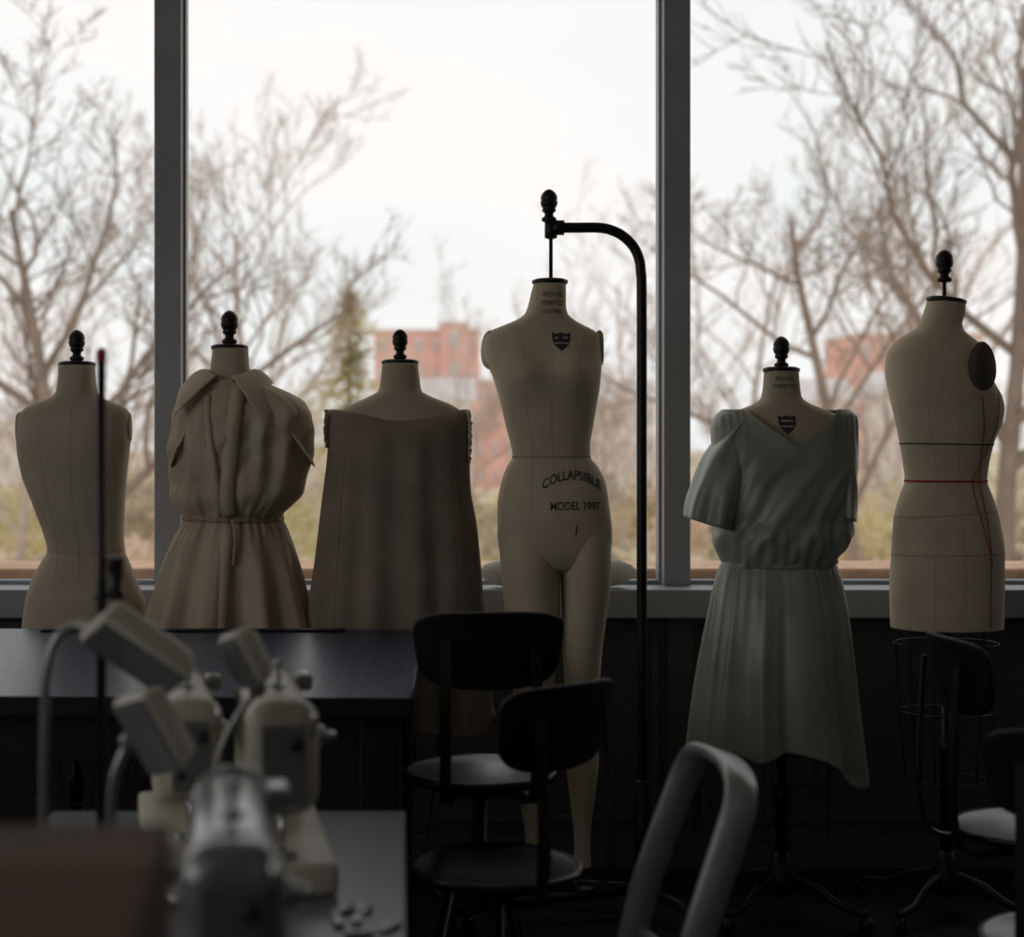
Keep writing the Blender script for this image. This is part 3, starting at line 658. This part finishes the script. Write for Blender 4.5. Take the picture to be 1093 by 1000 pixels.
# ------------------------------------------------------------------ OUTSIDE
GZ=-5.
tm=[mat('bark_%d'%i,c_,.95,var=.15,scale=2) for i,c_ in enumerate([(.27,.205,.165),(.50,.40,.34),(.34,.26,.215),(.70,.59,.53)])]  # haze painted into the bark: paler tones for the farther trees
def tree(name,loc,h,seed,m,spread=.6,levels=4,r0=.2,kids=(9,6,5,4),first=.25,lean=(0,0),minr=.012,up=.10,tj=.07):
    rnd=random.Random(seed); sp=[]
    def grow(p,d,L,r,lv,n):
        pts=[(p.copy(),r)]; q=p.copy(); dd=d.copy(); nodes=[]
        for i in range(n):
            jit=(tj,.22,.22,.20,.18)[lv]
            dd=(dd+Vector((rnd.gauss(0,jit),rnd.gauss(0,jit),rnd.gauss(0,jit*.5)+up))).normalized()
            q=q+dd*(L/n); rr=r*(1-.75*(i+1)/n); rr=max(rr,minr*.5); pts.append((q.copy(),rr)); nodes.append((q.copy(),dd.copy(),rr,(i+1)/n))
        sp.append(pts)
        if lv>=levels: return
        for k in range(kids[lv]):
            t=first+(1-first)*(k+rnd.random())/kids[lv] if lv==0 else .2+.8*(k+rnd.random())/kids[lv]
            i=min(n-1,max(0,int(t*n))); a,da,ra,_=nodes[i]
            b=nodes[i-1][0] if i>0 else p
            f=t*n-int(t*n); base=b.lerp(a,f)
            if lv==0:
                an=k*2.4+rnd.uniform(-.5,.5); ax=Vector((math.cos(an)*1.3,math.sin(an)*.8,0))
            else: ax=Vector((rnd.gauss(0,1),rnd.gauss(0,1),rnd.gauss(0,.3)))
            ax=(ax-da*ax.dot(da)).normalized()
            sd=spread*(1. if lv==0 else .85)
            nd=(da*(1-sd*.5)+ax*sd+Vector((0,0,.15))).normalized()
            ll=L*(.66 if lv==0 else .58)*(1-.45*t)*rnd.uniform(.75,1.25)
            grow(base,nd,ll,max(minr,ra*.66),lv+1,6 if lv<2 else 4)
    grow(Vector((0,0,0)),Vector((lean[0],lean[1],1)).normalized(),h*.86,r0,0,9)
    cu=bpy.data.curves.new(name,'CURVE'); cu.dimensions='3D'; cu.bevel_depth=1.; cu.bevel_resolution=0; cu.resolution_u=1
    for pts in sp:
        s=cu.splines.new('POLY'); s.points.add(len(pts)-1)
        for k,(q,r) in enumerate(pts): s.points[k].co=(*q,1); s.points[k].radius=r
    cu.materials.append(m)
    o=bpy.data.objects.new(name,cu); COL.objects.link(o); o.location=loc; return o
def gx(px,d): return (px-430)*d/1750
tree('bare_tree',(gx(112,35),35,GZ),13.6,5,tm[0],.85,4,.30,kids=(11,6,5,4),minr=.013,first=.35)
tree('bare_tree',(gx(5,44),44,GZ),12.5,8,tm[1],.7,4,.18,minr=.012)
tree('bare_tree',(gx(268,52),52,GZ),15.2,22,tm[1],.80,4,.22,kids=(12,6,5,4),minr=.015,up=.10,first=.42,tj=.04)
tree('bare_tree',(gx(935,44),44,GZ),14.8,33,tm[2],.95,4,.28,kids=(9,6,5,4),minr=.014,first=.35,lean=(-.12,0))
tree('bare_tree',(gx(1075,36),36,GZ),17.0,14,tm[0],.85,4,.34,kids=(12,7,5,4),minr=.014,first=.35)
tree('bare_tree',(gx(1010,58),58,GZ),18.5,17,tm[1],.70,4,.22,kids=(11,6,5,4),minr=.014,up=.12)
tree('bare_tree',(gx(800,66),66,GZ),16,19,tm[1],.8,4,.2,kids=(9,5,4,4),minr=.016)
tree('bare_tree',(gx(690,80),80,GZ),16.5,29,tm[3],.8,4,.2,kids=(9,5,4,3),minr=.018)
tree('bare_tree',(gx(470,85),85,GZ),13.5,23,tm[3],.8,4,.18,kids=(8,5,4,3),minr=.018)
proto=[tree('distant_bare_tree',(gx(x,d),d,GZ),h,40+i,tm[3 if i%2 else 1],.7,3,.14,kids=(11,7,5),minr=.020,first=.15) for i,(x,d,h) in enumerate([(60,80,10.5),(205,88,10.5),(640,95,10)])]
rn=random.Random(3)
for i,px in enumerate([-90,-30,30,110,160,230,300,345,500,600,660,780,840,900,960,1080,1130]):
    d=rn.uniform(70,115); src=proto[i%3]
    o=bpy.data.objects.new('distant_bare_tree',src.data); COL.objects.link(o); o.location=(gx(px,d),d,GZ); o.rotation_euler=(0,0,rn.uniform(0,6)); s=rn.uniform(.6,.95); o.scale=(s*1.2,s*1.2,s)
gm=mat('winter_grass',(.48,.43,.24),.95,scale=.05,col2=(.72,.58,.44))
vs=[];fs=[];nx,ny=60,60
for i in range(nx+1):
    for j in range(ny+1):
        x=-160+320*i/nx; y=6.5+300*(j/ny)**1.3
        vs.append((x,y,GZ+ (0 if y<50 else .018*(y-50))+.35*noise.noise(Vector((x*.05,y*.05,0)))))
for i in range(nx):
    for j in range(ny): q=i*(ny+1)+j; fs.append((q,q+ny+1,q+ny+2,q+1))
mesh('ground',vs,fs,gm)
def clumps(name,items,m,dens=260,fl=.22,seed=1):
    rnd=random.Random(seed); vs=[];fs=[]
    for (x,y,z,rx,rz) in items:
        for k in range(dens):
            a=rnd.uniform(0,2*PI); u=rnd.uniform(-.2,1); rr=math.sqrt(max(0,1-u*u))*rnd.uniform(.55,1.05)
            p=Vector((x+math.cos(a)*rr*rx,y+math.sin(a)*rr*rx*.7,z+u*rz*rnd.uniform(.7,1.1)))
            s=fl*rnd.uniform(.5,1.3); A=Vector((rnd.gauss(0,1),rnd.gauss(0,1),rnd.gauss(0,1))).normalized()*s; B=A.orthogonal().normalized()*s*.6
            q=len(vs); vs+= [p-A,p+B,p+A,p-B]; fs.append((q,q+1,q+2,q+3))
    return mesh(name,vs,fs,m,None,False)
bmats=[mat('brush_olive',(.54,.48,.25),.95,scale=.3,col2=(.80,.69,.42),transl=.4),mat('brush_tan',(.72,.54,.42),.95,scale=.3,col2=(.86,.73,.61),transl=.4),mat('brush_dark',(.34,.30,.21),.95,scale=.3,col2=(.58,.49,.36),transl=.4)]
rn=random.Random(9)
for k in range(3):
    it=[]
    for i in range(30):
        d=rn.uniform(66,117); px=rn.uniform(-100,1200); x=gx(px,d); g0=GZ+max(0,.018*(d-50))
        if d<74 and 300<px<450: continue
        it.append((x,d,g0,rn.uniform(1.5,3.4),rn.uniform(1.4,4.2)))
    clumps('brush_thicket',it,bmats[k],dens=320,fl=.26,seed=k)
it=[(gx(px,48),48+rn.uniform(-2,2),GZ,1.8,rn.uniform(2.0,3.2)) for px in list(range(-60,170,28))+list(range(740,1180,34))]
clumps('brush_thicket',it,bmats[1],dens=380,fl=.14,seed=7)
# evergreen
E=empty('evergreen_tree',(gx(373,58),58,GZ))
em=mat('evergreen_needles',(.60,.54,.30),.95,scale=.8,col2=(.86,.78,.50),transl=.5)
vs=[];fs=[];rnd=random.Random(4); hgt=11.8
for k in range(4200):
    t=rnd.random()**.85; z=2.+t*(hgt-2.); R=2.1*(1-t)**.5*(0.8+.3*math.sin(z*3.1+1))+.10
    a=rnd.uniform(0,2*PI); rr=R*rnd.uniform(.2,1.15)*(1+.35*math.sin(a*3+z*1.3)); p=Vector((math.cos(a)*rr,math.sin(a)*rr,z-rr*.2))
    A=Vector((math.cos(a),math.sin(a),rnd.uniform(-.5,.3)))*rnd.uniform(.1,.26); B=Vector((-math.sin(a),math.cos(a),rnd.uniform(-.4,.4)))*rnd.uniform(.05,.13)
    q=len(vs); vs+=[p-A,p+B,p+A,p-B]; fs.append((q,q+1,q+2,q+3))
mesh('needles',vs,fs,em,E,False)
lathe('trunk',[(.2,0),(.14,6),(.04,hgt-.3)],tm[0],E,n=8)
# buildings
brick=mat('hazed_brick',(.76,.42,.355),.9,scale=.6,col2=(.84,.52,.45)); stone=mat('pale_stone',(.82,.75,.71),.9,scale=.5,var=.06); winm=mat('building_window_dark',(.56,.50,.50),.4,var=.1); roofm=mat('roof_grey',(.68,.63,.63),.8,var=.1)  # outdoor haze put into the brick colour: paled and desaturated
def building(loc,w,dp,h,floors,cols,m,gable=False,name='brick_building'):
    P=empty(name,loc)
    plain('walls',-w/2,w/2,0,dp,0,h,m,P,0)
    plain('cornice',-w/2-.2,w/2+.2,-.2,dp+.2,h,h+.3,stone,P,0)
    if gable:
        mesh('roof',[(-w/2-.3,-.3,h+.3),(w/2+.3,-.3,h+.3),(w/2+.3,dp+.3,h+.3),(-w/2-.3,dp+.3,h+.3),(-w/2-.3,dp/2,h+2.2),(w/2+.3,dp/2,h+2.2)],[(0,1,5,4),(2,3,4,5),(0,4,3),(1,2,5)],roofm,P,False)
    fh=h/floors
    for f in range(floors):
        for k in range(cols):
            x=-w/2+w*(k+.5)/cols
            plain('pane_%d_%d'%(f,k),x-w/cols*.18,x+w/cols*.18,-.05,.02,f*fh+fh*.3,f*fh+fh*.72,winm,P,0)
            plain('lintel_%d_%d'%(f,k),x-w/cols*.24,x+w/cols*.24,-.1,.02,f*fh+fh*.73,f*fh+fh*.80,stone,P,0)
    return P
def bld(x0,x1,ytop,d,dp,fl,co,m,g=False,name='brick_building'):
    z0=GZ+max(0,.018*(d-50))-.4; top=1.5-(ytop-470)*d/1750
    building((gx((x0+x1)/2,d),d,z0),(x1-x0)*d/1750,dp,top-z0,fl,co,m,g,name)
bld(400,512,354,160,12,5,6,brick); bld(505,552,408,158,8,4,3,brick); bld(470,500,346,159,3,5,1,brick,False,'brick_tower')
bld(440,505,430,140,3,3,4,stone,True,'stone_house')
bld(914,1050,358,160,12,5,7,brick); bld(985,1022,340,165,5,6,2,brick); bld(850,912,432,132,6,3,5,stone,True,'stone_house')
bld(940,1000,425,128,5,3,4,stone,True,'stone_house')
bld(636,700,430,150,6,3,5,stone,True,'stone_house'); bld(-40,60,452,140,6,3,7,stone,True,'stone_house')
# ------------------------------------------------------------------ SKY + LIGHT
w=bpy.data.worlds.new('overcast_sky'); SC.world=w; w.use_nodes=True; nt=w.node_tree; bg=nt.nodes['Background']
tc=nt.nodes.new('ShaderNodeTexCoord'); mp=nt.nodes.new('ShaderNodeMapping'); mp.inputs['Scale'].default_value=(1,1,2.6)
nz=nt.nodes.new('ShaderNodeTexNoise'); nz.inputs['Scale'].default_value=3.2; nz.inputs['Detail'].default_value=5; nz.inputs['Roughness'].default_value=.45
cr=nt.nodes.new('ShaderNodeValToRGB'); cr.color_ramp.elements[0].position=.36; cr.color_ramp.elements[1].position=.60
cr.color_ramp.elements[0].color=(.755,.785,.79,1); cr.color_ramp.elements[1].color=(.84,.82,.805,1)
nt.links.new(tc.outputs['Generated'],mp.inputs[0]); nt.links.new(mp.outputs[0],nz.inputs['Vector']); nt.links.new(nz.outputs['Fac'],cr.inputs[0]); nt.links.new(cr.outputs[0],bg.inputs[0])
bg.inputs[1].default_value=1.22
def area(name,loc,rot,sx,sy,power=0,portal=False,col=(1,1,1)):
    l=bpy.data.lights.new(name,'AREA'); l.shape='RECTANGLE'; l.size=sx; l.size_y=sy; l.energy=power; l.color=col
    if portal: l.cycles.is_portal=True
    o=bpy.data.objects.new(name,l); COL.objects.link(o); o.location=loc; o.rotation_euler=rot; return o
for i in range(5):
    area('window_portal',((mull[i]+mull[i+1])/2,5.97,2.09),(-PI/2,0,0),mull[i+1]-mull[i]-.1,2.2,portal=True)
area('side_fill_light',(XL-.28,.35,2.15),(0,-PI/2,0),1.9,5.2,20,col=(1,.98,.94))  # added fill lamp outside the left opening, brightens the forms from the side
for k,(x,y) in enumerate([(-1.6,-.6),(1.6,-.6)]):
    P=empty('fill_fixture',(x,y,ZC-.06))  # added fixture behind the camera, holds a weak fill lamp
    plain('housing',-.62,.62,-.17,.17,0,.06,M['frame'],P,.004)
    l=area('ceiling_fill',(0,0,-.01),(0,0,0),1.15,.28,1.8,col=(1,.94,.86)); l.parent=P
# ------------------------------------------------------------------ CAMERA
cd=bpy.data.cameras.new('camera'); cam=bpy.data.objects.new('camera',cd); COL.objects.link(cam)
cam.location=(0,0,1.5); cam.rotation_euler=(PI/2,0,0)
cd.sensor_fit='HORIZONTAL'; cd.sensor_width=36; cd.lens=36*1750/1093
cd.shift_x=(546.5-430)/1093; cd.shift_y=(470-500)/1093
cd.clip_end=800; cd.dof.use_dof=True; cd.dof.focus_distance=5.12; cd.dof.aperture_fstop=2.2
SC.camera=cam
SC.view_settings.view_transform='Standard'; SC.view_settings.look='None'; SC.view_settings.exposure=0
